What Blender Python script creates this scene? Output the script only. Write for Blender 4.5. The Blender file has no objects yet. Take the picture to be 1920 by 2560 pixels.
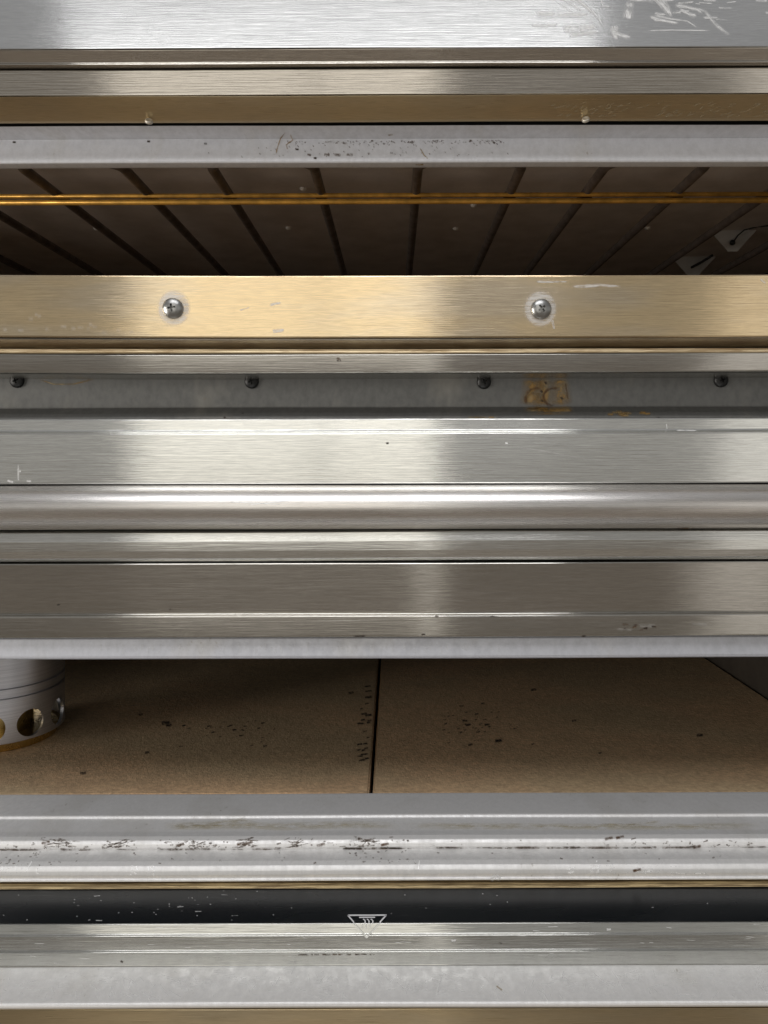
import bpy, bmesh, math, random
from mathutils import Vector, Matrix
R = math.radians
random.seed(7)
sc = bpy.context.scene
C = sc.collection

# ------------------------------------------------------------ camera, world, lamps, exposure
F, VX, VY, H = 1900.0, 985.0, 1130.0, 1.25
cam_d = bpy.data.cameras.new('camera'); cam = bpy.data.objects.new('camera', cam_d); C.objects.link(cam)
cam.location = (0, 0, H); cam.rotation_euler = (R(90), R(0.18), 0)
cam_d.sensor_fit = 'HORIZONTAL'; cam_d.sensor_width = 36; cam_d.lens = F / 1920 * 36
cam_d.shift_x = -(VX - 960) / 1920; cam_d.shift_y = -(1280 - VY) / 1920
cam_d.clip_start = 0.01; cam_d.clip_end = 50
sc.camera = cam

w = bpy.data.worlds.new('World'); sc.world = w; w.use_nodes = True
nt = w.node_tree; N = nt.nodes; L = nt.links
bg = N['Background']; bg.inputs[1].default_value = 1.0
tc = N.new('ShaderNodeTexCoord'); sp = N.new('ShaderNodeSeparateXYZ'); L.new(tc.outputs['Generated'], sp.inputs[0])
mr = N.new('ShaderNodeMapRange'); mr.inputs[1].default_value = -1; mr.inputs[2].default_value = 1
L.new(sp.outputs[2], mr.inputs[0])
cr = N.new('ShaderNodeValToRGB'); L.new(mr.outputs[0], cr.inputs[0]); L.new(cr.outputs[0], bg.inputs[0])
e = cr.color_ramp.elements
e[0].position = 0.0; e[0].color = (0.23, 0.195, 0.16, 1)
e[1].position = 1.0; e[-1].color = (0.42, 0.42, 0.43, 1)
for p, c in ((0.37, (0.15, 0.13, 0.11, 1)), (0.46, (0.25, 0.235, 0.215, 1)), (0.52, (0.50, 0.495, 0.475, 1)), (0.60, (0.41, 0.40, 0.385, 1)), (0.70, (0.20, 0.19, 0.18, 1)), (0.85, (0.28, 0.28, 0.28, 1))):
    q = e.new(p); q.color = c

def area(name, x0, x1, y, z0, z1, radiance, col):
    d = bpy.data.lights.new(name, 'AREA'); d.shape = 'RECTANGLE'; d.size = x1 - x0; d.size_y = z1 - z0
    d.energy = radiance * math.pi * d.size * d.size_y; d.color = col
    o = bpy.data.objects.new(name, d); C.objects.link(o); o.location = ((x0 + x1) / 2, y, H + (z0 + z1) / 2)
    o.rotation_euler = (R(90), 0, 0)     # faces +Y, towards the oven
    return o
area('window_light', -0.97, -0.275, -2.0, -0.42, 1.5, .86, (1, .955, .86))
area('window_light', -0.255, 0.157, -2.0, -0.42, 1.5, .90, (1, .955, .86))
area('window_light', 1.22, 1.62, -2.0, -1.9, 1.2, 0.48, (1, .96, .90))
area('window_light', 0.11, 0.16, -2.0, -1.9, -0.43, .85, (1, .97, .90))
side = area('side_lamp', -3.3, -2.3, -1.1, -0.9, 0.5, 12.5, (1, .95, .88)); side.rotation_euler = (R(90), 0, R(-62))
d = bpy.data.lights.new('ceiling_lamp', 'AREA'); d.shape = 'RECTANGLE'; d.size = 1.3; d.size_y = 0.7
d.energy = 13; d.color = (0.98, 0.98, 1.0)
o = bpy.data.objects.new('ceiling_lamp', d); C.objects.link(o); o.location = (-0.15, -0.72, H + 1.45)
o.rotation_euler = (R(35), 0, 0)

sc.view_settings.view_transform = 'Standard'; sc.view_settings.look = 'None'
sc.view_settings.exposure = 0; sc.view_settings.gamma = 1; sc.view_settings.use_curve_mapping = False
try:
    sc.cycles.max_bounces = 8; sc.cycles.use_denoising = True
except Exception: pass

# ------------------------------------------------------------ materials
class M:
    def __init__(s, name):
        s.m = bpy.data.materials.new(name); s.m.use_nodes = True
        s.t = s.m.node_tree; s.N = s.t.nodes; s.L = s.t.links
        s.b = s.N['Principled BSDF']; s.tc = s.N.new('ShaderNodeTexCoord')
    def noise(s, scale, sc3=(1, 1, 1), detail=3, rough=.55, loc=(0, 0, 0), rot=(0, 0, 0)):
        mp = s.N.new('ShaderNodeMapping'); mp.inputs['Scale'].default_value = sc3
        mp.inputs['Location'].default_value = loc; mp.inputs['Rotation'].default_value = rot
        s.L.new(s.tc.outputs['Object'], mp.inputs[0])
        n = s.N.new('ShaderNodeTexNoise'); n.inputs['Scale'].default_value = scale
        n.inputs['Detail'].default_value = detail; n.inputs['Roughness'].default_value = rough
        s.L.new(mp.outputs[0], n.inputs[0]); return n.outputs[0]
    def rng(s, v, a, b, c, d, smooth=False):
        r = s.N.new('ShaderNodeMapRange'); s.L.new(v, r.inputs[0])
        if smooth: r.interpolation_type = 'SMOOTHSTEP'
        for i, q in enumerate((a, b, c, d)): r.inputs[i + 1].default_value = q
        return r.outputs[0]
    def math(s, op, a, b=None):
        r = s.N.new('ShaderNodeMath'); r.operation = op
        for i, q in enumerate((a, b)):
            if q is None: continue
            if isinstance(q, (int, float)): r.inputs[i].default_value = q
            else: s.L.new(q, r.inputs[i])
        return r.outputs[0]
    def mix(s, f, a, b):
        r = s.N.new('ShaderNodeMix'); r.data_type = 'RGBA'
        if isinstance(f, (int, float)): r.inputs[0].default_value = f
        else: s.L.new(f, r.inputs[0])
        for i, q in ((6, a), (7, b)):
            if isinstance(q, tuple): r.inputs[i].default_value = (*q, 1)
            else: s.L.new(q, r.inputs[i])
        return r.outputs[2]
    def bump(s, h, strength, dist, prev=None):
        r = s.N.new('ShaderNodeBump'); r.inputs['Strength'].default_value = strength
        r.inputs['Distance'].default_value = dist; s.L.new(h, r.inputs['Height'])
        if prev: s.L.new(prev, r.inputs['Normal'])
        return r.outputs[0]
    def set(s, k, v):
        if isinstance(v, tuple): s.b.inputs[k].default_value = (*v, 1) if len(v) == 3 else v
        elif isinstance(v, (int, float)): s.b.inputs[k].default_value = v
        else: s.L.new(v, s.b.inputs[k])
        return s

def brushed(name, col, col2=None, rough=.18, aniso=1.0, streak=.6, patch=.5, metallic=1.0, wave=.25, seed=0):
    m = M(name)
    tint = m.rng(m.noise(9, (1, 1, 4), 4, loc=(seed, 0, 0)), .40, .66, 0, 1, True)
    c = m.mix(m.math('MULTIPLY', tint, patch), col, col2 or tuple(x * .86 for x in col))
    fine = m.noise(1, (130, 2100, 2100), 3, .6, loc=(seed, seed, 0))
    grain = m.noise(1, (30, 2600, 2600), 2, .6, loc=(0, seed, 0))
    c = m.mix(m.rng(fine, .34, .68, 0, .27), c, tuple(x * .5 for x in col))
    m.set('Base Color', c).set('Metallic', metallic)
    m.set('Roughness', m.rng(grain, .3, .7, rough - .03, rough + .03)).set('Anisotropic', aniso)
    tg = m.N.new('ShaderNodeTangent'); tg.direction_type = 'RADIAL'; tg.axis = 'X'
    m.L.new(tg.outputs[0], m.b.inputs['Tangent']); m.set('Anisotropic Rotation', ANROT)
    b1 = m.bump(m.noise(1, (7, 30, 30), 2), wave, .0006)
    b2 = m.bump(m.noise(1, (32, 1700, 1700), 1, .5, loc=(0, 1, seed)), streak, .00012, b1)
    b3 = m.bump(m.noise(1, (70, 1100, 1100), 1, .5, loc=(5, 1, seed)), streak * .6, .0001, b2)
    m.set('Normal', b3)
    return m.m
ANROT = 0.0

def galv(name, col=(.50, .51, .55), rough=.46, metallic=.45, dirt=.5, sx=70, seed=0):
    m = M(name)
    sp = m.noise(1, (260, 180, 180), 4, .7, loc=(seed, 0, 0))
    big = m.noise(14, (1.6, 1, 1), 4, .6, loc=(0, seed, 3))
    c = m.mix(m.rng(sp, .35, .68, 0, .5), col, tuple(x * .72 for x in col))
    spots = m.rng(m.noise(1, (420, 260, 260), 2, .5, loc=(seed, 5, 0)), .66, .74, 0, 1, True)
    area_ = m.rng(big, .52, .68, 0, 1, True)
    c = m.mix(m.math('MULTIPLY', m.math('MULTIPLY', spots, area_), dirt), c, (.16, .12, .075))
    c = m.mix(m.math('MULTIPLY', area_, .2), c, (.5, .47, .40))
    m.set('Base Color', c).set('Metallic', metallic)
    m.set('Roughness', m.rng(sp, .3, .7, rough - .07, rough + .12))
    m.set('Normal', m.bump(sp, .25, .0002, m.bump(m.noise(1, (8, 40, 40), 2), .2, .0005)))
    return m.m

STEEL = brushed('brushed_steel', (.80, .80, .765), (.70, .70, .665))
STEEL_HOOD = brushed('brushed_steel_hood', (.74, .74, .725), (.64, .64, .63), rough=.19, streak=.5, wave=.10, seed=3)
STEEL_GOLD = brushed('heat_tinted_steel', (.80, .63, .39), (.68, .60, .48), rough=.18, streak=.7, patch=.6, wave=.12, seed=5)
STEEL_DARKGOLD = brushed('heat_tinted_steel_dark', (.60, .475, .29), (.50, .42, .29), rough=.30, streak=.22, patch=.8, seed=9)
STEEL_FRAME = brushed('door_frame_steel', (.60, .60, .565), (.50, .50, .47), rough=.17, streak=.7, seed=21)
STEEL_TRIM = brushed('beige_steel', (.62, .58, .52), (.52, .49, .44), rough=.18, streak=.7, seed=17)
STEEL_HANDLE = brushed('brushed_steel_handle', (.78, .755, .73), (.68, .64, .60), rough=.28, aniso=.6, streak=.22, wave=.15, seed=11)
STEEL_SATIN = brushed('satin_steel', (.58, .56, .52), (.50, .485, .44), rough=.18, streak=.5, seed=13)
GALV = galv('galvanised_steel')
GALV_UP = galv('galvanised_steel_painted_light', (.64, .65, .69), .5, .25, .6, seed=2)  # same steel made paler: light the rail keeps off the lintel, put into colour
GALV_DIM = galv('galvanised_steel_painted_shade', (.17, .17, .165), .5, .5, .4, seed=4)  # same steel darkened: the recess's shade is painted into its colour
ALU = galv('worn_aluminium', (.86, .855, .85), .50, .40, .5, seed=8)

def simple(name, col, rough=.5, metallic=0.0, nscale=40, var=.25, bump=.2, dist=.0004):
    m = M(name); n = m.noise(nscale, (1, 1, 1), 5, .6)
    m.set('Base Color', m.mix(m.rng(n, .35, .65, 0, 1), col, tuple(x * (1 - var) for x in col)))
    m.set('Roughness', m.rng(n, .3, .7, max(rough - .06, .02), rough + .08)).set('Metallic', metallic)
    m.set('Normal', m.bump(n, bump, dist)); return m.m
ENAMEL = simple('dark_enamel', (.62, .56, .52), .42, 0, 30, .2, .06, .0004)
WALLM = simple('chamber_wall_steel', (.10, .085, .07), .45, .3, 30, .3, .1)
ROD = simple('oxidised_rod', (.12, .095, .08), .40, .2, 120, .4, .15)
ROD_BRIGHT = simple('amber_rod', (.90, .50, .10), .40, .5, 90, .45, .12, .0002)
CASING = simple('casing_black', (.012, .012, .012), .7)
SCREW = simple('screw_metal', (.42, .42, .41), .30, 1.0, 200, .2, .1, .0001)
SCREW_DARK = simple('screw_dark', (.035, .035, .035), .45, .7, 200, .2, .1, .0001)
CERAMIC = simple('ceramic_white', (.50, .49, .47), .5, 0, 60, .15)
DOTM = simple('pale_rivet', (.85, .83, .80), .5, 0, 60, .15)
BRASS = simple('brass', (.74, .55, .22), .26, 1.0, 60, .3, .1)
CLIP = simple('clip_black', (.02, .015, .012), .6)
RUBBER = simple('black_seal', (.02, .02, .02), .6)

def mk_gasket(name, base, dark, sc_):
    m = M(name)
    a = m.rng(m.noise(1, (60, 900, 900), 4, .7), .45, .62, 0, 1, True)
    b = m.rng(m.noise(1, (20, 1800, 1800), 3, .7, loc=(3, 2, 1)), .5, .60, 0, 1, True)
    c = m.mix(m.math('MAXIMUM', m.math('MULTIPLY', a, .6), m.math('MULTIPLY', b, .8)), base, dark)
    m.set('Base Color', c).set('Metallic', .55).set('Roughness', .38)
    m.set('Normal', m.bump(m.noise(1, (60, 900, 900), 3), .4, .0003)); return m.m
GASKET = mk_gasket('rusty_gold_edge', (.86, .72, .48), (.25, .13, .04), 1)
GASKET2 = mk_gasket('brown_gold_seal', (.72, .57, .32), (.10, .05, .02), 1)

def mk_stone():
    m = M('baking_stone')
    n = m.noise(1, (300, 420, 420), 5, .6); big = m.noise(6, (1, 2, 1), 4, .55); mid = m.noise(28, (1, 1.6, 1), 4, .6, loc=(4, 2, 0))
    c = m.mix(m.rng(big, .38, .62, 0, 1, True), (.74, .50, .29), (.63, .47, .28))
    c = m.mix(m.rng(mid, .45, .75, 0, .4), c, (.46, .32, .19))
    c = m.mix(m.rng(n, .35, .65, 0, .6), c, (.33, .225, .14))
    m.set('Base Color', c).set('Roughness', .8)
    m.set('Normal', m.bump(m.noise(1, (600, 420, 420), 4, .65, rot=(0, 0, .5)), .5, .0012, m.bump(mid, .3, .002))); return m.m
STONE = mk_stone()

def mk_glass():
    m = M('black_glass')
    st = m.rng(m.noise(1, (45, 500, 500), 3, .6, rot=(0, 0, .06)), .60, .76, 0, 1, True)
    dust = m.rng(m.noise(5, (1, 3, 1), 3, .6), .45, .7, 0, 1, True)
    m.set('Base Color', m.mix(m.math('MULTIPLY', m.math('MULTIPLY', st, dust), .2), (.006, .008, .010), (.35, .35, .35)))
    m.set('Roughness', m.rng(dust, 0, 1, .26, .36)).set('IOR', 1.5); return m.m
GLASS = mk_glass()
PRINT = simple('white_print', (.80, .80, .82), .5, 0, 40, .05, 0)
PRINT_GREY = simple('grey_print', (.66, .66, .62), .5, 0, 40, .05, 0)

# overlay materials: dried smears, rust, grime, scratches, broken up by noise and fading at the stroke's edges
def overlay(name, col, rough, metallic, dens, lo, hi, nsc=(900, 900, 900), col2=None, power=.8, radial=False, along=None):
    m = M(name)
    uv = m.N.new('ShaderNodeSeparateXYZ'); m.L.new(m.tc.outputs['UV'], uv.inputs[0])
    def fall(o):
        a = m.math('SUBTRACT', 1, m.math('ABSOLUTE', m.math('SUBTRACT', m.math('MULTIPLY', o, 2), 1)))
        return a
    fu = m.math('MINIMUM', 1, m.math('MULTIPLY', fall(uv.outputs[0]), 4))
    fv = m.math('POWER', fall(uv.outputs[1]), power)
    if radial:
        d2 = m.math('ADD', m.math('POWER', m.math('ABSOLUTE', m.math('SUBTRACT', m.math('MULTIPLY', uv.outputs[0], 2), 1)), 2), m.math('POWER', m.math('ABSOLUTE', m.math('SUBTRACT', m.math('MULTIPLY', uv.outputs[1], 2), 1)), 2))
        fu = m.rng(d2, .5, 1, 1, 0, True); fv = m.rng(d2, .9, 1, 1, 0, True)
    if along:
        nz = m.noise(1, (along[0], along[1], 1), 4, .65); mp = nz.node.inputs[0].links[0].from_node
        m.L.new(m.tc.outputs['UV'], mp.inputs[0])
        n = m.math('MULTIPLY', m.rng(nz, lo, hi, 0, 1, True), m.rng(m.noise(1, nsc, 3, .6), .25, .6, 0, 1, True))
    else: n = m.rng(m.noise(1, nsc, 4, .65), lo, hi, 0, 1, True)
    n2 = m.math('MULTIPLY', m.math('MULTIPLY', fu, fv), dens)
    al = m.math('MINIMUM', 1, m.math('MULTIPLY', n, n2))
    m.set('Base Color', m.mix(m.rng(m.noise(1, tuple(x * .4 for x in nsc), 3), .4, .6, 0, 1), col, col2 or col))
    m.set('Roughness', rough).set('Metallic', metallic).set('Alpha', al)
    return m.m
SMEAR = overlay('dried_white_smear', (.80, .80, .80), .55, 0, 1.5, .30, .72, (120, 120, 200), along=(1.5, 9))
FINE = overlay('fine_scratch', (.9, .9, .9), .4, 0, .7, .2, .6, (300, 300, 300))
HAZE = overlay('dull_film', (.78, .78, .78), .6, 0, .24, .2, .8, (120, 120, 300))
HALO = overlay('scrubbed_halo', (.86, .86, .86), .5, .3, .6, .2, .6, (120, 1200, 1200), power=.6, radial=True)
SCRATCH = overlay('bright_scratch', (.95, .95, .95), .4, .2, 2.2, .30, .5, (700, 700, 700))
GRIME = overlay('black_grime', (.07, .05, .04), .7, 0, 1.4, .42, .56, (420, 900, 900), (.11, .07, .04))
STAIN = overlay('dull_stain', (.12, .085, .06), .7, 0, .8, .35, .6, (500, 700, 700))
RUST = overlay('rust_stain', (.31, .185, .055), .6, 0, 1.25, .15, .75, (180, 180, 180), (.32, .25, .14), power=1.3)
RUSTDARK = overlay('rust_ring', (.10, .045, .015), .7, 0, 1.1, .2, .7, (400, 400, 400))
TAN = overlay('tan_film', (.56, .50, .36), .55, .2, .5, .30, .6, (120, 400, 400))
CHAR = overlay('char_spot', (.04, .028, .02), .85, 0, 1.5, .30, .62, (500, 500, 500))
OV = dict(fine=FINE, stain=STAIN, haze=HAZE, smear=SMEAR, halo=HALO, scratch=SCRATCH, grime=GRIME, rust=RUST, rustdark=RUSTDARK, tan=TAN, char=CHAR, white=PRINT, grey=PRINT_GREY)

# ------------------------------------------------------------ helpers
def P(px, py, Y): return Vector(((px - VX) / F * Y, Y, H + (VY - py) / F * Y))
def zy(py, Y): return ((VY - py) / F * Y + H, Y)

def empty(name, loc, label, cat, group=None):
    o = bpy.data.objects.new(name, None); C.objects.link(o); o.location = loc; o.empty_display_size = .05
    o['label'] = label; o['category'] = cat
    if group: o['group'] = group
    return o
def world_loc(o):
    v = Vector(o.location)
    while o.parent: o = o.parent; v += Vector(o.location)
    return v
def link(name, bm, mats, parent=None, smooth=False, origin=None):
    me = bpy.data.meshes.new(name)
    org = Vector(origin) if origin is not None else Vector((0, 0, 0))
    if origin is not None: bmesh.ops.translate(bm, verts=bm.verts, vec=-org)
    bm.to_mesh(me); bm.free()
    if not isinstance(mats, (list, tuple)): mats = [mats]
    for m in mats: me.materials.append(m)
    if smooth: me.polygons.foreach_set('use_smooth', [True] * len(me.polygons))
    o = bpy.data.objects.new(name, me); C.objects.link(o)
    if parent is not None:
        o.parent = parent; o.location = org - world_loc(parent)
    else: o.location = org
    return o

class Band:
    """A bar extruded along X: front profile as (photo row, depth), closed at the back."""
    XL, XR = -0.60, 0.60
    def __init__(s, pts, back, sag=0.0, xl=None, xr=None):
        s.pts = pts; s.back = back; s.sag = sag
        s.xl = s.XL if xl is None else xl; s.xr = s.XR if xr is None else xr
        s.marks = []; s.wave = 1; s.ph = pts[0][0] * .37
    def dz(s, x): return s.sag * min(1.6, (x / .21) ** 2) * (1 if x < 0 else .15) + s.wave * (.00016 * math.sin(9 * x + s.ph) + .00009 * math.sin(26 * x + 2 * s.ph))
    def surf(s, px, py, off=.00012):
        sl = (VY - py) / F; pts = s.pts; best = None
        for a, b in zip(pts, pts[1:]):
            if a[0] <= py <= b[0] or best is None or py > b[0]: best = (a, b)
            if a[0] <= py <= b[0]: break
        (z0, y0), (z1, y1) = zy(*best[0]), zy(*best[1]); z0 -= H; z1 -= H
        den = (z1 - z0) - sl * (y1 - y0)
        t = (sl * y0 - z0) / den if abs(den) > 1e-9 else 0
        y = y0 + (y1 - y0) * t
        n = Vector((0, -(z0 - z1), (y1 - y0) * -1)); n = Vector((0, (z1 - z0), -(y1 - y0))).normalized()
        if n.y > 0: n = -n
        p = P(px, py, y); p.z += s.dz(p.x)
        return p + n * off
    def stroke(s, kind, pts, wid, w2=None, off=.00012):
        s.marks.append((kind, pts, wid, w2 if w2 is not None else wid, off))
    def blob(s, kind, px, py, rx, ry): s.stroke(kind, [(px - rx, py), (px, py), (px + rx, py)], ry * 2)
    def build(s, name, mat, parent, bevel=.0004, seg=2):
        bm = bmesh.new(); uvl = bm.loops.layers.uv.new('UV')
        prof = [zy(*p) for p in s.pts]
        prof = prof + [(prof[-1][0], s.back), (prof[0][0], s.back)]
        nx = 30
        rings = []
        for i in range(nx + 1):
            x = s.xl + (s.xr - s.xl) * i / nx
            rings.append([bm.verts.new((x, y, z + s.dz(x))) for z, y in prof])
        n = len(prof)
        for a, b in zip(rings, rings[1:]):
            for k in range(n):
                j = (k + 1) % n
                bm.faces.new((a[k], a[j], b[j], b[k]))
        bm.faces.new(rings[0]); bm.faces.new(rings[-1][::-1])
        bmesh.ops.recalc_face_normals(bm, faces=bm.faces)
        if bevel:
            ed = [e for e in bm.edges if len(e.link_faces) == 2 and abs((e.verts[0].co - e.verts[1].co).x) > 1e-4
                  and e.calc_face_angle(0) > R(12)]
            bmesh.ops.bevel(bm, geom=ed, offset=bevel, segments=seg, affect='EDGES', clamp_overlap=True)
        for f in bm.faces:
            f.smooth = bevel > 0
        mats = [mat]
        draw_marks(bm, uvl, s, s.marks, mats)
        o = link(name, bm, mats, parent, origin=(0, s.pts[len(s.pts) // 2][1], zy(*s.pts[len(s.pts) // 2])[0]))
        md = o.modifiers.new('wn', 'WEIGHTED_NORMAL'); md.keep_sharp = False; md.weight = 100
        return o

def draw_marks(bm, uvl, s, marks, mats):
    for kind, pts, w0, w1, off in marks:
        m = OV[kind]
        if m not in mats: mats.append(m)
        mi = mats.index(m)
        # resample
        P2 = []
        for a, b in zip(pts, pts[1:]):
            k = max(1, int(math.dist(a, b) / 12))
            for i in range(k): P2.append((a[0] + (b[0] - a[0]) * i / k, a[1] + (b[1] - a[1]) * i / k))
        P2.append(pts[-1]); n = len(P2)
        row = []
        rw = 4 if max(w0, w1) > 8 else 1
        for i, p in enumerate(P2):
            a = P2[max(0, i - 1)]; b = P2[min(n - 1, i + 1)]
            dx, dy = b[0] - a[0], b[1] - a[1]; l = math.hypot(dx, dy) or 1
            nx_, ny_ = -dy / l, dx / l; wd = w0 + (w1 - w0) * i / max(1, n - 1)
            row.append([bm.verts.new(s.surf(p[0] + nx_ * wd * (k / rw - .5), p[1] + ny_ * wd * (k / rw - .5), off)) for k in range(rw + 1)])
        for i in range(n - 1):
            for k in range(rw):
                f = bm.faces.new((row[i][k], row[i][k + 1], row[i + 1][k + 1], row[i + 1][k])); f.material_index = mi
                for lp, (u, v) in zip(f.loops, ((i, k), (i, k + 1), (i + 1, k + 1), (i + 1, k))):
                    lp[uvl].uv = (u / (n - 1), v / rw)

def box_bm(x0, x1, y0, y1, z0, z1, bm=None):
    bm = bm or bmesh.new()
    g = bmesh.ops.create_cube(bm, size=1)
    for v in g['verts']:
        v.co = Vector(((x0 + x1) / 2 + v.co.x * (x1 - x0), (y0 + y1) / 2 + v.co.y * (y1 - y0), (z0 + z1) / 2 + v.co.z * (z1 - z0)))
    return bm
def tube_bm(path, r, seg=12, bm=None):
    bm = bm or bmesh.new(); prev = None; rings = []
    up = Vector((0, 0, 1))
    for i, p in enumerate(path):
        t = (path[min(i + 1, len(path) - 1)] - path[max(i - 1, 0)]).normalized()
        a = t.cross(up)
        if a.length < 1e-3: a = t.cross(Vector((1, 0, 0)))
        a.normalize(); b = t.cross(a)
        rings.append([bm.verts.new(p + a * math.cos(k * 2 * math.pi / seg) * r + b * math.sin(k * 2 * math.pi / seg) * r) for k in range(seg)])
    for q, s in zip(rings, rings[1:]):
        for k in range(seg): bm.faces.new((q[k], q[(k + 1) % seg], s[(k + 1) % seg], s[k])).smooth = True
    bm.faces.new(rings[0][::-1]); bm.faces.new(rings[-1])
    bmesh.ops.recalc_face_normals(bm, faces=bm.faces)
    return bm
def lathe_bm(prof, seg=48, bm=None):
    """prof (r, h) about +Z"""
    bm = bm or bmesh.new(); rings = []
    for r, h in prof:
        if r < 1e-7: rings.append([bm.verts.new((0, 0, h))])
        else: rings.append([bm.verts.new((r * math.cos(k * 2 * math.pi / seg), r * math.sin(k * 2 * math.pi / seg), h)) for k in range(seg)])
    for a, b in zip(rings, rings[1:]):
        for k in range(seg):
            j = (k + 1) % seg
            if len(a) == 1: bm.faces.new((a[0], b[k], b[j]))
            elif len(b) == 1: bm.faces.new((a[k], a[j], b[0]))
            else: bm.faces.new((a[k], a[j], b[j], b[k]))
    bmesh.ops.recalc_face_normals(bm, faces=bm.faces)
    for f in bm.faces: f.smooth = True
    return bm
def boolean_mesh(bm_a, bm_b, name):
    """returns a bmesh of a minus b"""
    ma = bpy.data.meshes.new(name); bm_a.to_mesh(ma); bm_a.free()
    mb = bpy.data.meshes.new(name + '_cut'); bm_b.to_mesh(mb); bm_b.free()
    oa = bpy.data.objects.new('tmp_a', ma); ob = bpy.data.objects.new('tmp_b', mb)
    C.objects.link(oa); C.objects.link(ob)
    md = oa.modifiers.new('b', 'BOOLEAN'); md.operation = 'DIFFERENCE'; md.object = ob; md.solver = 'EXACT'; md.use_self = True
    dg = bpy.context.evaluated_depsgraph_get(); ev = oa.evaluated_get(dg)
    bm = bmesh.new(); bm.from_mesh(ev.to_mesh()); ev.to_mesh_clear()
    bpy.data.objects.remove(oa); bpy.data.objects.remove(ob)
    return bm

def screw_mesh(r, h, mat, rot, debris=False):
    """pan head screw, axis +Z out of the sheet, cross recess cut in"""
    prof = [(0, -.002), (r * .98, -.002), (r, 0), (r, h * .28)]
    for k in range(1, 11):
        a = k / 10 * math.pi / 2
        prof.append((r * math.cos(a) if k < 10 else 0, h * .28 + h * .72 * math.sin(a)))
    a = lathe_bm(prof, 48)
    for f in a.faces: f.smooth = False
    L_, W_ = r * .42, r * .105
    b = bmesh.new()
    # one cross-shaped prism
    out = [(-W_, -L_), (W_, -L_), (W_, -W_), (L_, -W_), (L_, W_), (W_, W_), (W_, L_), (-W_, L_), (-W_, W_), (-L_, W_), (-L_, -W_), (-W_, -W_)]
    lo = [b.verts.new((x * .75, y * .75, h * .15)) for x, y in out]; hi = [b.verts.new((x, y, h * 1.3)) for x, y in out]
    b.faces.new(lo[::-1]); b.faces.new(hi)
    for k in range(12): b.faces.new((lo[k], lo[(k + 1) % 12], hi[(k + 1) % 12], hi[k]))
    bmesh.ops.recalc_face_normals(b, faces=b.faces)
    bmesh.ops.rotate(b, verts=b.verts, cent=(0, 0, 0), matrix=Matrix.Rotation(rot, 3, 'Z'))
    bm = boolean_mesh(a, b, 'screw')
    me = bpy.data.meshes.new('screw'); bm.to_mesh(me); bm.free(); me.materials.append(mat)
    me.polygons.foreach_set('use_smooth', [True] * len(me.polygons))
    me.set_sharp_from_angle(angle=R(35))
    return me
def place_screw(me, pos, parent, tilt=0.0, name='screw'):
    o = bpy.data.objects.new(name, me); C.objects.link(o); o.parent = parent
    o.location = Vector(pos) - world_loc(parent); o.rotation_euler = (R(90) - tilt, 0, 0); return o

# ------------------------------------------------------------ UPPER OVEN
upper = empty('deck_oven', (0, .45, H + .04),
              'upper oven deck with dark open chamber, amber rod below the ceiling and screwed golden bar', 'oven', 'stacked deck ovens')
# hood panel (faces slightly up)
hood = Band([(-420, .47), (117.5, .4052), (119.5, .4052), (120.5, .4056)], .43)
ret = Band([(121, .4056), (123, .4054), (154, .4098), (157, .4089), (161, .4094), (171, .4134)], .50)
ret.build('hood_edge', STEEL_TRIM, upper)
trim = Band([(172, .4128), (174, .4124), (234, .4158), (236.5, .4158)], .50)
trim.build('trim_strip', STEEL_TRIM, upper)
S = hood.stroke
# white wiping marks, upper right
S('smear', [(1372, -10), (1400, 10), (1430, 30), (1456, 48)], 3); S('smear', [(1420, -5), (1460, 15), (1500, 48), (1512, 70)], 5)
S('smear', [(1440, -5), (1470, 18), (1492, 40), (1500, 50)], 10); S('smear', [(1400, -5), (1425, 8), (1458, 30)], 8)
S('smear', [(1640, -12), (1655, 5), (1670, 25), (1682, 46)], 30, 16); S('smear', [(1600, -15), (1625, -6), (1645, 4)], 26)
S('smear', [(1560, -6), (1600, 2), (1640, -2)], 14); S('smear', [(1690, 16), (1720, 20), (1748, 28), (1760, 40)], 12, 8)
S('smear', [(1735, 22), (1765, 30), (1790, 62), (1808, 78), (1828, 92)], 8, 12); S('smear', [(1700, 24), (1730, 40), (1745, 44)], 8, 14)
S('smear', [(1410, 74), (1450, 72), (1495, 70)], 26); S('smear', [(1425, 90), (1470, 84), (1500, 82)], 16)
S('smear', [(1440, 66), (1470, 90), (1498, 100)], 6); S('smear', [(1540, 66), (1538, 84), (1545, 106)], 26, 14)
S('smear', [(1530, 80), (1560, 92), (1580, 98)], 14); S('smear', [(1580, 5), (1576, 20), (1572, 52)], 22, 30)
S('smear', [(1635, 40), (1680, 50), (1722, 56), (1748, 74)], 7, 4); S('smear', [(1625, 44), (1660, 54), (1700, 62)], 9)
S('smear', [(1505, -10), (1510, 18), (1532, 20)], 5); S('smear', [(1340, 34), (1400, 38), (1480, 40)], 16)
S('smear', [(1330, 64), (1370, 66), (1400, 64)], 10); S('smear', [(1620, 80), (1680, 78), (1780, 80)], 4)
for k in range(26):
    x = random.uniform(1620, 1930); y = random.uniform(-20, 60)
    S('smear', [(x, y), (x + random.uniform(10, 40), y + random.uniform(-3, 4))], random.uniform(3, 9))
for x, y in ((18, 126), (269, 125), (304, 124)): hood.blob('grime', x, y, 4, 3)
hood.build('hood_panel', STEEL_HOOD, upper)
rail = Band([(237.5, .4156), (241, .4162), (300, .4308), (303.5, .4322)], .4335)
for k in range(90):
    x = random.uniform(1380, 1920); y = random.uniform(262, 296)
    rail.stroke('tan', [(x, y), (x + random.uniform(8, 22), y - random.uniform(3, 9))], 4)
drip = rail.build('drip_rail', STEEL_DARKGOLD, upper)
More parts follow.
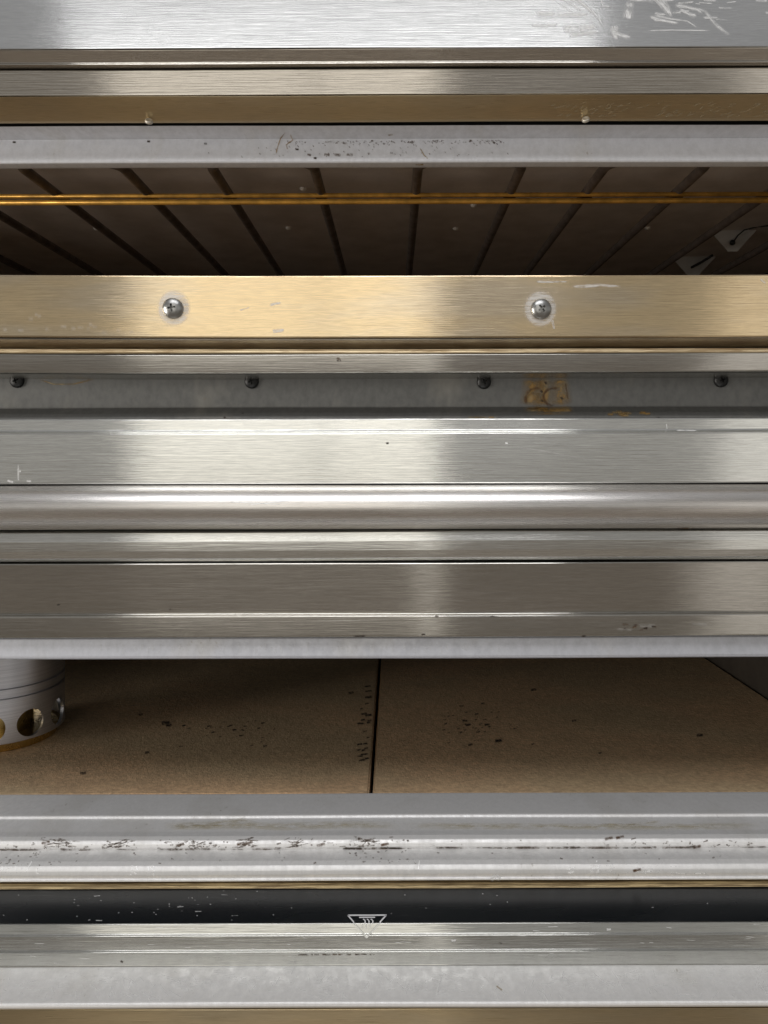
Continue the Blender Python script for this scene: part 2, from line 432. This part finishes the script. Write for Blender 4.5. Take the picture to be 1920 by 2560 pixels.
for px, py, rz in ((375, 301, .35), (1467, 300, -.5)):
    bm = lathe_bm([(0, .0006), (.0011, .0006), (.0016, .0010), (.0022, .0004), (.0023, -.0002), (.0021, -.0008), (0, -.0010)], 24)
    bmesh.ops.rotate(bm, verts=bm.verts, cent=(0, 0, 0), matrix=Matrix.Rotation(rz, 3, 'Y') @ Matrix.Rotation(R(50), 3, 'X'))
    p = P(px, py, .428); bmesh.ops.translate(bm, verts=bm.verts, vec=p)
    link('rivet', bm, simple('rivet_pale', (.72, .68, .60), .35, .6), drip, origin=p)
lin = Band([(313, .4348), (346, .4480), (349.5, .4483), (394, .4430), (397, .4427), (404, .4425), (408, .4435), (416, .4480)], .4503)
S = lin.stroke
S('rust', [(716, 330), (704, 345), (695, 372), (692, 386)], 5); S('rust', [(728, 335), (734, 350), (718, 362), (722, 374)], 5)
S('rust', [(1052, 370), (1062, 388), (1072, 398)], 5); S('rust', [(972, 338), (985, 336)], 6)
for k in range(120):
    x = 715 + random.random() ** .8 * 540; y = 351 + abs(random.gauss(0, 4)); S('stain', [(x, y), (x + random.uniform(1, 7), y + random.uniform(0, 5))], random.uniform(2, 6))
for x in (770, 812, 868, 838): S('stain', [(x, 386), (x + random.uniform(10, 18), 388)], 9)
for k in range(90):
    x = random.gauss(930, 170); y = random.uniform(352, 392); S('stain', [(x, y), (x + 3, y + random.uniform(1, 6))], 3)
for x, y in ((38, 353), (374, 353), (516, 359), (745, 373), (790, 395)): lin.blob('char', x, y, 4, 3)
S('rust', [(1040, 410), (1062, 411)], 8)
lin.build('lintel', GALV_UP, upper)

ZC = H + .205
bm = bmesh.new(); box_bm(-.60, .44, .4584, 1.06, ZC, ZC + .02, bm); link('chamber_ceiling', bm, ENAMEL, upper, origin=(0, .75, ZC))
link('chamber_wall', box_bm(.43, .46, .4765, 1.06, H + .045, ZC - .0004), WALLM, upper, origin=(.44, .75, H + .12))
link('chamber_wall', box_bm(-.63, -.601, .4765, 1.06, H + .045, ZC - .0004), WALLM, upper, origin=(-.61, .75, H + .12))
link('chamber_wall', box_bm(-.60, .4295, 1.045, 1.06, H + .0455, ZC - .0008), WALLM, upper, origin=(0, 1.05, H + .12))
link('blackout_casing', box_bm(-.60, .60, .478, 1.06, H - .085, H + .042), CASING, upper, origin=(0, .75, H))  # unseen black box added to close the gaps against light
link('chamber_bounce_floor', box_bm(-.60, .4295, .4415, 1.044, H + .0585, H + .070), STONE, upper, origin=(0, .75, H + .06))  # hidden pale floor, added to bounce light up to the chamber ceiling
link('blackout_casing', box_bm(-.60, .60, .4507, .4580, H + .186, H + .43), CASING, upper, origin=(0, .455, H + .25))  # near-black plate added behind the rail so the gap reads as shade
# heating coils: pairs of rods joined by a bend at the front
ZR = H + .184; RR = .0033
xs = [-.488, -.430, -.371, -.304, -.239, -.174, -.117, -.051, .016, .083, .137, .2015, .268, .335]
def coil(x0, x1):
    rb = .013; y0 = .480; path = [Vector((x0, 1.03, ZR))]
    for k in range(1, 12): path.append(Vector((x0, 1.03 - (1.03 - y0 - rb) * k / 12, ZR)))
    for k in range(0, 9):
        a = k / 8 * math.pi / 2; path.append(Vector((x0 + rb * (1 - math.cos(a)), y0 + rb - rb * math.sin(a), ZR)))
    for k in range(0, 9):
        a = math.pi / 2 - k / 8 * math.pi / 2; path.append(Vector((x1 - rb * (1 - math.cos(a)), y0 + rb - rb * math.sin(a), ZR)))
    for k in range(1, 13): path.append(Vector((x1, y0 + rb + (1.03 - y0 - rb) * k / 12, ZR)))
    return tube_bm(path, RR, 14)
for a, b in zip(xs[::2], xs[1::2]):
    link('heating_coil', coil(a, b), ROD, upper, origin=((a + b) / 2, .75, ZR))
# amber cross rods in front of the coils
Yb = .530
sup = link('support_rod', tube_bm([Vector((-.6, Yb - .002, H + (VY - 503.5) / F * (Yb - .002))), Vector((.43, Yb - .002, H + (VY - 503.5) / F * (Yb - .002)))], .0019, 14), ROD_BRIGHT, upper, origin=(0, Yb, H + .167))
sup2 = link('support_rod', tube_bm([Vector((-.6, Yb + .006, H + (VY - 488) / F * (Yb + .006))), Vector((.43, Yb + .006, H + (VY - 488) / F * (Yb + .006)))], .0016, 14), ROD_BRIGHT, upper, origin=(0, Yb, H + .170))
for x in xs:
    if x > .43: continue
    link('rod_clip', box_bm(x - .0036, x + .0036, Yb + .0075, Yb + .0125, ZR - .0050, ZR - .0024), CLIP, sup2, origin=(x, Yb, ZR))
# pale ceiling screw heads
rv = bpy.data.meshes.new('ceiling_screw')
b_ = lathe_bm([(0, -.0022), (.0016, -.0018), (.0026, -.0008), (.0028, 0)], 16); b_.to_mesh(rv); b_.free(); rv.materials.append(DOTM)
for px, py in ((243, 568), (723, 568), (1141, 571), (1620, 571), (1186, 513), (760, 470), (1480, 470)):
    Y = .205 * F / (VY - py); o = bpy.data.objects.new('ceiling_screw', rv); C.objects.link(o); o.parent = upper
    o.location = P(px, py, Y) - world_loc(upper)
# pale probe brackets hanging from the ceiling at the right
def bracket(pts, Y, wire, dot):
    bm = bmesh.new(); a = [bm.verts.new(P(x, y, Y)) for x, y in pts]; b = [bm.verts.new(P(x, y, Y) + Vector((0, .0015, 0))) for x, y in pts]
    bm.faces.new(a); bm.faces.new(b[::-1]); n = len(pts)
    for k in range(n): bm.faces.new((a[k], b[k], b[(k + 1) % n], a[(k + 1) % n]))
    bmesh.ops.recalc_face_normals(bm, faces=bm.faces)
    o = link('probe_bracket', bm, CERAMIC, upper, origin=P(*pts[0], Y))
    path = [P(x, y, Y - dy) for x, y, dy in wire]
    link('probe_wire', tube_bm(path, .0007 if dot else .0014, 8), SCREW_DARK, o, origin=path[0])
    if dot:
        bm = bmesh.new(); bmesh.ops.create_uvsphere(bm, u_segments=14, v_segments=10, radius=.0026)
        bmesh.ops.translate(bm, verts=bm.verts, vec=P(*dot, Y - .002)); link('probe_tip', bm, SCREW_DARK, o, origin=P(*dot, Y))
bracket([(1788, 592), (1806, 577.5), (1894, 577.5), (1845, 631), (1822, 631)], .706, [(1834, 609, .002), (1846, 592, .004), (1862, 578, .006), (1895, 570, .01), (1935, 566, .02)], (1833, 609))
bracket([(1690, 656), (1706, 643.5), (1792, 643.5), (1744, 694), (1724, 694)], .801, [(1730, 671, .002), (1755, 658, .012), (1782, 641, .03)], None)

# screwed front bar
bar = Band([(688.6, .4122), (690.5, .4113), (842, .4108), (845, .4116)], .44, sag=.0008)
bed = Band([(846, .4122), (848, .4128), (871, .4206)], .44, sag=.0008)
bed.build('bar_edge', STEEL_TRIM, upper)
for px, py in ((436, 770), (1352, 773)):
    bar.stroke('halo', [(px - 44, py), (px, py), (px + 44, py)], 96)
S = bar.stroke
S('smear', [(676, 762), (690, 758), (704, 757)], 8); S('smear', [(682, 828), (696, 826), (712, 825)], 12); S('smear', [(600, 775), (625, 768)], 5)
S('smear', [(1382, 800), (1386, 824)], 8); S('smear', [(1430, 718), (1500, 714), (1555, 718)], 10); S('smear', [(1340, 705), (1420, 706)], 7)
for x, y in ((14, 826), (53, 828), (78, 799), (92, 788), (100, 792), (203, 820), (222, 823), (238, 818), (262, 832), (160, 818), (120, 824), (298, 826), (185, 822), (228, 812), (330, 830)):
    bar.blob('haze', x, y, random.uniform(4, 9), random.uniform(4, 7))
S('smear', [(1902, 700), (1916, 712)], 8)
front_bar = bar.build('front_bar', STEEL_GOLD, upper)
sm1 = screw_mesh(.0056, .0036, SCREW, R(8)); sm2 = screw_mesh(.0056, .0036, SCREW, R(38))
place_screw(sm1, bar.surf(434, 771, 0), front_bar); place_screw(sm2, bar.surf(1353, 774, 0), front_bar)
Band([(872.5, .4168), (875, .4160), (878, .4166), (880, .4160), (884, .4165)], .44, sag=.0008).build('edge_strip', GASKET, upper, bevel=.0002)
tr = Band([(885.5, .4172), (887, .4166), (930, .4184), (935, .4196), (948, .4470)], .475, sag=.0008)
tr.blob('grime', 848, 899, 6, 5)
tr.build('sill_trim', STEEL_SATIN, upper)
rec = Band([(940, .4474), (1017, .4476), (1019.5, .4470), (1033, .4412), (1036, .4408), (1041, .4390), (1054, .4388)], .477)
S = rec.stroke
S('rust', [(1330, 948), (1330, 985), (1325, 1016)], 60, 60); S('rust', [(1400, 948), (1402, 985), (1405, 1016)], 52, 62); S('rust', [(1360, 946), (1362, 1016)], 60)
S('rust', [(1310, 1028), (1372, 1030), (1434, 1028)], 30); S('rust', [(1340, 1024), (1372, 1024)], 14)
cir = lambda cx, cy, rx, ry, a0, a1, n=14: [(cx + rx * math.cos(R(a0 + (a1 - a0) * i / n)), cy + ry * math.sin(R(a0 + (a1 - a0) * i / n))) for i in range(n + 1)]
S('rustdark', cir(1342, 998, 28, 26, 150, 290), 8, off=.0002); S('rustdark', cir(1385, 994, 26, 22, 90, 300), 8, off=.0002); S('rust', cir(1340, 1000, 22, 16, 160, 380), 6)
S('rustdark', [(1318, 1023), (1335, 1024), (1352, 1020)], 6); S('rustdark', [(1414, 960), (1420, 1000)], 5)
for x, y in ((1364, 959), (1354, 980), (1355, 1003), (1404, 997)): S('char', [(x - 2, y - 3), (x + 3, y + 3)], 6, off=.0003)
for k in range(14):
    x = random.uniform(1525, 1625); rec.blob('rust', x, 1043 - random.random() * 12, 8, 5)
for k in range(6): rec.blob('rust', random.uniform(1170, 1240), 1045, 8, 5)
S('rust', [(100, 946), (135, 958), (185, 958), (235, 946)], 6); rec.blob('char', 608, 1033, 4, 3); rec.blob('char', 562, 1044, 3, 3); rec.blob('char', 1645, 1046, 4, 3)
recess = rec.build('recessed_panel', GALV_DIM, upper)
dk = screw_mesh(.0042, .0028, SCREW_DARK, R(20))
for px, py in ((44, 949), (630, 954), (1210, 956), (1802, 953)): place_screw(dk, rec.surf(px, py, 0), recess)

# closed door strip with rounded handle between the two chambers
door = Band([(1045.5, .4078), (1047.5, .4066), (1075, .4066), (1077.5, .4056), (1081, .4040), (1083.5, .4034), (1207, .4032), (1210, .4042)], .437)
S = door.stroke
S('fine', [(1666, 1060), (1668, 1075)], 3); S('fine', [(1690, 1077), (1745, 1078)], 4); S('smear', [(46, 1158), (46, 1210)], 6)
S('smear', [(46, 1176), (52, 1177)], 8); S('smear', [(18, 1199), (34, 1204)], 7); S('smear', [(66, 1200), (78, 1202)], 7); S('scratch', [(1263, 1108), (1270, 1109)], 4)
for k in range(5): S('haze', [(1170 + 40 * k, 1098 + 6 * k), (1320 + 50 * k, 1122 + 9 * k)], 2)
door.blob('char', 968, 1108, 4, 3)
drp = door.build('door_panel', STEEL, upper)
pts = [(1213, .4022)] + [(1268 - 53.5 * math.sin(R(a)), .4022 - .0125 * math.cos(R(a))) for a in range(84, -79, -9)] + [(1312, .4015), (1314, .3998), (1316.5, .3998), (1318, .4008), (1320, .4002), (1322.5, .4008)]
hd = Band(pts, .437)
S = hd.stroke
S('scratch', [(620, 1262), (680, 1256), (725, 1250)], 2); S('scratch', [(575, 1254), (700, 1261)], 2); S('grime', [(1680, 1322), (1735, 1322)], 3)
hd.build('handle', STEEL_HANDLE, drp, bevel=0.0001)
lo_ = Band([(1325, .4032), (1330, .4012), (1352, .4000), (1376, .4004), (1394, .4018), (1401.5, .4040)], .437)
for k in range(4): lo_.stroke('haze', [(1090 + 10 * k, 1378 - 6 * k), (1240 + 15 * k, 1342 - 3 * k)], 2)
lo_.build('door_bottom_rail', STEEL, drp, bevel=.0002)

# ------------------------------------------------------------ LOWER OVEN
lower = empty('deck_oven', (0, .45, H - .23),
              'lower oven deck with stone-floored open chamber and dropped black glass door under the round handle', 'oven', 'stacked deck ovens')
hdr = Band([(1405.5, .4046), (1408, .4035), (1531, .4082), (1533.5, .4086), (1536.5, .4066), (1540, .4058), (1589, .4066), (1593, .4070)], .437)
hdr.blob('char', 145, 1509, 4, 2.5); hdr.blob('char', 424, 1521, 2.5, 2)
for x, y in ((1091, 1541), (1230, 1540), (1228, 1538)): hdr.blob('char', x, y, 5, 3)
for x, y, a in ((898, 1590, 14), (1057, 1586, 5), (1458, 1592, 5)): hdr.stroke('char', [(x - a, y), (x + a, y - 1)], 5)
for k in range(50):
    x = random.uniform(1540, 1760); y = random.uniform(1555, 1582); k > 3 or hdr.stroke('haze', [(x, y), (x + random.uniform(30, 60), y + 2)], 9)
for k in range(12): hdr.blob('grime', random.uniform(1560, 1640), random.uniform(1560, 1576), 6, 3)
hdr.build('header_panel', STEEL_SATIN, lower)
l2 = Band([(1592, .4140), (1597, .4136), (1638, .4114), (1641, .4112), (1644, .4116), (1646, .4128)], .437)
for k in range(60):
    x = random.uniform(250, 1250); l2.stroke('haze', [(x, random.uniform(1604, 1616)), (x + random.uniform(-5, 5), random.uniform(1622, 1636))], 8)
l2.build('lintel', GALV, lower)
ZF = H - .2055
link('chamber_wall', box_bm(.310, .34, .438, 1.06, H - .26, H - .0865), WALLM, lower, origin=(.32, .75, H - .17))
link('chamber_wall', box_bm(-.64, -.604, .438, 1.06, H - .26, H - .0865), WALLM, lower, origin=(-.62, .75, H - .17))
link('chamber_wall', box_bm(-.603, .3095, 1.045, 1.06, H - .26, H - .0865), WALLM, lower, origin=(0, 1.05, H - .17))
link('blackout_casing', box_bm(-.603, .3095, .44, 1.044, H - .27, ZF - .0215), CASING, lower, origin=(0, .75, H - .24))
link('blackout_casing', box_bm(.341, .60, .439, 1.06, H - .27, H - .0865), CASING, lower, origin=(.47, .75, H - .2))

th = Band([(1988.2, .4552), (1990, .4545), (2034, .4325), (2038, .4311), (2045, .4302), (2075, .4188), (2079, .4172), (2088, .4129), (2099, .4097), (2109, .4084), (2117, .4084), (2122, .4098),
           (2125, .4080), (2150, .3985), (2163, .3952), (2175, .3940), (2186, .3940), (2194, .3947), (2197, .3940), (2200, .3937), (2202.5, .3940)], .458)
S = th.stroke
for k in range(170):      # black crumbs baked into the crease and on the nosings
    x = random.choice((random.uniform(0, 1920), random.gauss(150, 90), random.gauss(480, 60), random.gauss(880, 80), random.gauss(1750, 110)))
    y = 2119 - abs(random.gauss(0, 10)); a = random.uniform(3, 12)
    a *= random.random() ** 1.5
    S('grime', [(x - a, y), (x + a, y + random.uniform(-5, 4))], random.uniform(2, 7))
for k in range(60):
    x = random.uniform(-10, 1930); a = random.uniform(5, 34); S('char' if k % 3 == 0 else 'stain', [(x - a, 2121 + random.uniform(-1.5, 1.5)), (x + a, 2121 + random.uniform(-1.5, 1.5))], random.uniform(3, 6))
for k in range(70):
    x = random.choice((random.uniform(0, 1920), random.gauss(930, 70), random.gauss(60, 50))); y = random.uniform(2128, 2160)
    S('stain', [(x - 3, y), (x + random.uniform(0, 5), y + random.uniform(-4, 4))], random.uniform(3, 6))
for x, y in ((112, 2104), (1520, 2099), (1548, 2096), (1590, 2200 - 22), (1740, 2120), (448, 2110), (600, 2108), (620, 2106), (800, 2112), (960, 2112)): S('rustdark', [(x - 12, y + 2), (x + 10, y - 3)], 9)
for x in (160, 290, 470, 610, 730, 905):
    for k in range(14): S('stain', [(x + random.gauss(0, 22), random.uniform(2090, 2120)), (x + random.gauss(6, 22), random.uniform(2096, 2120))], random.uniform(2, 5))
S('tan', [(420, 2068), (470, 2062), (520, 2064), (560, 2052), (600, 2050), (640, 2058)], 14); S('tan', [(400, 2064), (560, 2062), (700, 2066), (860, 2062), (1000, 2066)], 22)
S('tan', [(1000, 2066), (1300, 2068), (1600, 2070), (1900, 2068)], 18); S('tan', [(1500, 2062), (1560, 2066), (1650, 2056)], 8)
def scribble(x0, x1, y0, y1, n):
    for k in range(n):
        x = random.uniform(x0, x1); y = random.uniform(y0, (y0 + y1) / 2); S('scratch', [(x, y), (x + random.uniform(-5, 3), y + random.uniform(8, y1 - y0))], random.uniform(2, 4))
scribble(0, 20, 2150, 2176, 5); scribble(24, 50, 2154, 2176, 8); scribble(322, 342, 2160, 2178, 12); scribble(366, 382, 2158, 2180, 12)
scribble(86, 98, 2162, 2178, 4); S('scratch', [(78, 2148), (62, 2176)], 4)
for x, y0, y1 in ((932, 2160, 2176), (990, 2154, 2176), (1014, 2154, 2176), (1032, 2152, 2174), (1042, 2150, 2176), (958, 2166, 2180)): S('scratch', [(x + 4, y0), (x, y1)], 3)
scribble(1420, 1436, 2168, 2184, 8); scribble(1470, 1500, 2164, 2186, 16); S('scratch', [(1490, 2152), (1478, 2180)], 4); scribble(1512, 1534, 2162, 2184, 6)
for x, y0, y1 in ((1564, 2162, 2184), (1588, 2158, 2184), (1590, 2158, 2184), (1604, 2170, 2184), (1640, 2166, 2184), (1643, 2162, 2180), (1652, 2160, 2178), (1674, 2168, 2186), (1686, 2168, 2186)): S('scratch', [(x, y0), (x + 2, y1)], 4)
scribble(1610, 1630, 2170, 2184, 8); S('scratch', [(1690, 2186), (1712, 2187)], 3); S('scratch', [(1732, 2186), (1762, 2186)], 4)
S('smear', [(1222, 2200), (1236, 2192), (1248, 2200)], 16)
th.marks = [(('stain' if (mk_[0] in ('grime', 'char') and i_ % 7 > 0) else mk_[0]),) + tuple(mk_[1:]) for i_, mk_ in enumerate(th.marks)]
th.build('threshold', ALU, lower, bevel=.0005, seg=3)
Band([(2204, .3962), (2206, .3950), (2211, .3938), (2213, .3924), (2220, .3905)], .42).build('door_seal', GASKET2, lower, bevel=.0002)
# dropped glass door, lying open in front of the threshold
gz = -.2245; yg = lambda py: gz * F / (VY - py)
gl = Band([(2219, yg(2219)), (2306, yg(2306))], .391)
gl.wave = 0
def prism_glass():
    bm = bmesh.new(); uvl = bm.loops.layers.uv.new('UV')
    box_bm(-.60, .60, yg(2306.2), .3903, H + gz - .004, H + gz, bm)
    mats = [GLASS]
    S = gl.stroke
    for k in range(34):
        x = random.choice((random.gauss(300, 110), random.gauss(480, 90), random.uniform(0, 1920))); y = random.uniform(2226, 2300); a = random.choice((1.5, 2, 3, 9))
        S('fine', [(x - a, y), (x + a, y + random.uniform(-2, 2))], random.uniform(1.5, 3))
    for k in range(14): S('fine', [(x := random.uniform(0, 1920), y := random.uniform(2226, 2300)), (x + 3, y + 1)], 3)
    pass
    draw_marks(bm, uvl, gl, gl.marks, mats)
    return bm, mats
bm, mats = prism_glass()
dr = empty('tmp', (0, .36, H + gz), 'x', 'x'); dr.name = 'glass_door'; del dr['label']; del dr['category']
dr.parent = lower; dr.location = Vector((0, .36, H + gz)) - world_loc(lower)
# door frame bars
fr = Band([(2306.8, .3624), (2308.5, .3618), (2333.5, .3606), (2338.5, .3596), (2374, .3588), (2379, .3577), (2412, .3573), (2414.5, .3571)], .3627); fr.wave = 0
for k in range(20): fr.stroke('grime', [(x := random.uniform(720, 930), 2386), (x + 12, 2386)], 4)
for x, y in ((300, 2402), (1247, 2358)): fr.stroke('char', [(x - 3, y - 2), (x + 4, y + 2)], 5)
for x, y in ((1130, 2351), (1518, 2325), (255, 2339)): fr.blob('smear', x, y, 6, 4)
for k in range(40):
    x = random.uniform(0, 1920); y = random.uniform(2312, 2410); fr.stroke('fine', [(x, y), (x + random.uniform(8, 30), y + random.uniform(-1, 3))], 1.6)
frame = None
# sub-part objects of the door
def as_child(o, p):
    return o
glass = link('glass', bm, mats, dr, origin=(0, .376, H + gz))
frame = fr.build('frame', STEEL_FRAME, dr, bevel=.0005, seg=3)
# hot surface symbol printed across glass and frame
comp = Band([(2219, yg(2219)), (2306, yg(2306)), (2306.8, .3625)] + fr.pts[1:], .39)
comp.wave = 0
bm = bmesh.new(); uvl = bm.loops.layers.uv.new('UV'); mats = [PRINT]
tri = [(865, 2289.5), (963, 2289.5), (912.5, 2342.5)]
def seg_line(a, b, wd, split=2309):
    pts = [(a[0] + (b[0] - a[0]) * i / 14, a[1] + (b[1] - a[1]) * i / 14) for i in range(15)]
    for p, q in zip(pts, pts[1:]):
        comp.stroke('white' if (p[1] + q[1]) / 2 < split else 'grey', [p, q], wd, off=.00035)
seg_line((866, 2289.5), (963, 2289.5), 3.6); seg_line((962, 2289.5), (912.5, 2343.5), 3.6); seg_line((866, 2289.5), (912.5, 2343.5), 3.6)
seg_line((894, 2294.8), (934, 2294.8), 3.2)
for x in (904, 913.5, 923):
    q = [(x, 2299), (x + 3.5, 2301), (x + 5.6, 2304.5), (x + 4.2, 2308), (x - 1, 2312), (x - 3, 2316), (x - 1, 2320)]
    for p, r_ in zip(q, q[1:]): comp.stroke('white' if p[1] < 2307 else 'grey', [p, r_], 3, off=.00035)
draw_marks(bm, uvl, comp, comp.marks, mats)
link('hot_surface_symbol', bm, mats, dr, origin=(0, .36, H + gz))
lip = Band([(2415.5, .3569), (2418, .3560), (2496, .3378), (2500, .3368), (2507, .3353), (2514, .3348), (2518, .3354), (2520, .3369)], .3575)
S = lip.stroke
for k in range(220):
    x = random.uniform(0, 1920); y = random.uniform(2424, 2490); a = random.uniform(-.5, 2.2); l = random.uniform(8, 46)
    S('fine', [(x, y), (x + l * math.cos(a), y + l * .6 * math.sin(a))], random.uniform(1, 1.8))
S('smear', [(1100, 2444), (1088, 2492)], 4); S('scratch', [(1892, 2460), (1912, 2488)], 3); S('rust', [(1236, 2466), (1252, 2478)], 5)
for k in range(60):
    x = random.uniform(0, 1920); y = random.uniform(2424, 2480); S('haze', [(x, y), (x + random.uniform(20, 60), y + random.uniform(-6, 6))], random.uniform(10, 22))
lip.build('front_ledge', ALU, dr, bevel=.0004, seg=3)
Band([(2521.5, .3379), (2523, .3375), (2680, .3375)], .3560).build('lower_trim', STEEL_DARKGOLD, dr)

# ------------------------------------------------------------ baking stones
class Flat:
    def surf(s, px, py, off=.0002):
        Y = .2055 * F / (py - VY); p = P(px, py, Y); p.z += .0002; return p
def stone(x0, x1, label, marks):
    bm = bmesh.new(); uvl = bm.loops.layers.uv.new('UV')
    box_bm(x0, x1, .4575, 1.04, ZF - .020, ZF, bm)
    bmesh.ops.bevel(bm, geom=list(bm.edges), offset=.0012, segments=3, affect='EDGES')
    mats = [STONE]; draw_marks(bm, uvl, Flat(), marks, mats)
    o = link('baking_stone', bm, mats, None, origin=((x0 + x1) / 2, .75, ZF - .020))
    o['label'] = label; o['category'] = 'baking stone'; o['group'] = 'stone slabs on the oven floor'
mk = []
def sp(x, y, s=1.0, k='char'): mk.append((k, [(x - 5 * s, y + 1), (x + 5 * s, y - 1)], 6 * s, 5 * s, 0))
for x, y, s in ((412, 1806, 2.2), (420, 1812, 1.6), (205, 1931, 1.7), (365, 1880, 1.3), (350, 1785, 1.2), (520, 1815, 1), (570, 1815, .8), (584, 1824, 1.2), (600, 1838, 1), (655, 1807, 1), (660, 1865, 1.2), (627, 1863, .8), (457, 1813, 1),
                (450, 1865, 1), (604, 1838, .8), (575, 1813, 1), (610, 1815, .8), (876, 1732, 1.4), (530, 1830, .9), (470, 1820, .8), (645, 1820, .8)): sp(x, y, s)
for k in range(26): sp(random.gauss(580, 60), random.gauss(1825, 18), random.uniform(.3, .6))
# stamped date code, worn to a row of dots
for x, y, a, b in ((917, 1716, 9, 3), (919, 1728, 9, 3), (920, 1743, 10, 6), (915, 1759, 5, 4), (902, 1772, 4, 3), (908, 1785, 8, 5), (919, 1788, 9, 7), (905, 1800, 6, 4), (921, 1802, 6, 6), (899, 1809, 9, 5), (919, 1807, 5, 5),
                   (910, 1829, 6, 3), (918, 1844, 4, 3), (897, 1861, 7, 4), (911, 1860, 6, 5), (913, 1871, 5, 3), (895, 1875, 5, 4), (906, 1876, 5, 5), (908, 1886, 10, 4), (898, 1891, 8, 3), (912, 1897, 9, 4), (902, 1901, 8, 5)):
    mk.append(('char', [(x - a, y + 1), (x, y), (x + a, y - 1)], b + 2, b + 2, 0))
stone(-.600, -.01573, 'left tan baking stone with worn stamped code along its edge, under the metal cylinder', mk)
mk = []
for x, y, s in ((1332, 1726, 1.4), (1152, 1766, 1.2), (1205, 1760, 1), (1190, 1786, 1), (1160, 1803, 1.4), (1168, 1813, 1.5), (1216, 1813, 1.4), (1193, 1831, 1.1), (1244, 1853, 1.9), (1174, 1863, 1.3), (1112, 1810, .9), (1108, 1826, .8),
                (1150, 1832, .8), (1210, 1800, .8), (1747, 1841, 1.7), (1433, 1804, 1.2), (1120, 1858, .8), (1330, 1862, .8), (1240, 1795, .6), (1498, 1885, .9)): sp(x, y, s)
for k in range(40): sp(random.gauss(1180, 55), random.gauss(1818, 26), random.uniform(.3, .7))
stone(-.01354, .3085, 'right tan baking stone between the dark joint and the black side wall', mk)

# ------------------------------------------------------------ perforated metal cylinder on the left stone
cx, cy = -.285, .554; zb, zt = H - .1985, H - .118; r0 = .041
th_ = .0016
prof = [(r0 - th_, zb), (r0 - .0003, zb), (r0, zb + .0004), (r0, H - .1682), (r0 - .0018, H - .1678), (r0 - .0018, H - .1664), (r0, H - .1660), (r0, H - .1615), (r0 - .0018, H - .1611), (r0 - .0018, H - .1596), (r0, H - .1592), (r0, zt), (r0 - th_ - .0006, zt), (r0 - th_ - .0006, zb), ]
a = bmesh.new(); seg = 96; rings = []
prof = prof[1:-1] + [(r0 - th_ - .0006, zb)]
for r, h in prof: rings.append([a.verts.new((r * math.cos(k * 2 * math.pi / seg), r * math.sin(k * 2 * math.pi / seg), h)) for k in range(seg)])
for q, s in zip(rings, rings[1:] + rings[:1]):
    for k in range(seg): a.faces.new((q[k], q[(k + 1) % seg], s[(k + 1) % seg], s[k]))
bmesh.ops.recalc_face_normals(a, faces=a.faces)
b = bmesh.new()
for k in range(10):
    az = R(-38.6 + 36 * k)
    g = bmesh.ops.create_cone(b, cap_ends=True, segments=40, radius1=.0094, radius2=.0094, depth=.02)
    mt = Matrix.Translation((math.cos(az) * r0, math.sin(az) * r0, H - .1872)) @ Matrix.Rotation(az, 4, 'Z') @ Matrix.Rotation(R(90), 4, 'Y')
    bmesh.ops.transform(b, matrix=mt, verts=g['verts'])
shell = boolean_mesh(a, b, 'shell')
bmesh.ops.translate(shell, verts=shell.verts, vec=(cx, cy, 0))
cyl = empty('metal_cylinder', (cx, cy, ZF), 'grey machined aluminium cylinder with round holes and brass foot at far left', 'cylinder')
def mk_turned():
    m = M('turned_aluminium'); n = m.noise(1, (12, 12, 1800), 4, .65)
    m.set('Base Color', m.mix(m.rng(n, .3, .7, 0, 1), (.68, .68, .71), (.50, .50, .53))).set('Metallic', .95).set('Roughness', .36)
    m.set('Normal', m.bump(n, .25, .0002)); return m.m
TURNED = mk_turned()
o = link('shell', shell, TURNED, cyl, origin=(cx, cy, zb)); o.data.polygons.foreach_set('use_smooth', [True] * len(o.data.polygons)); o.data.set_sharp_from_angle(angle=R(30))
bm = lathe_bm([(0, 0), (.0355, 0), (.036, .0006), (.036, .0066), (.020, .0068), (.020, .07), (0, .07)], 64)
bmesh.ops.translate(bm, verts=bm.verts, vec=(cx, cy, ZF + .0004))
o = link('brass_foot', bm, BRASS, cyl, origin=(cx, cy, ZF)); o.data.set_sharp_from_angle(angle=R(40))
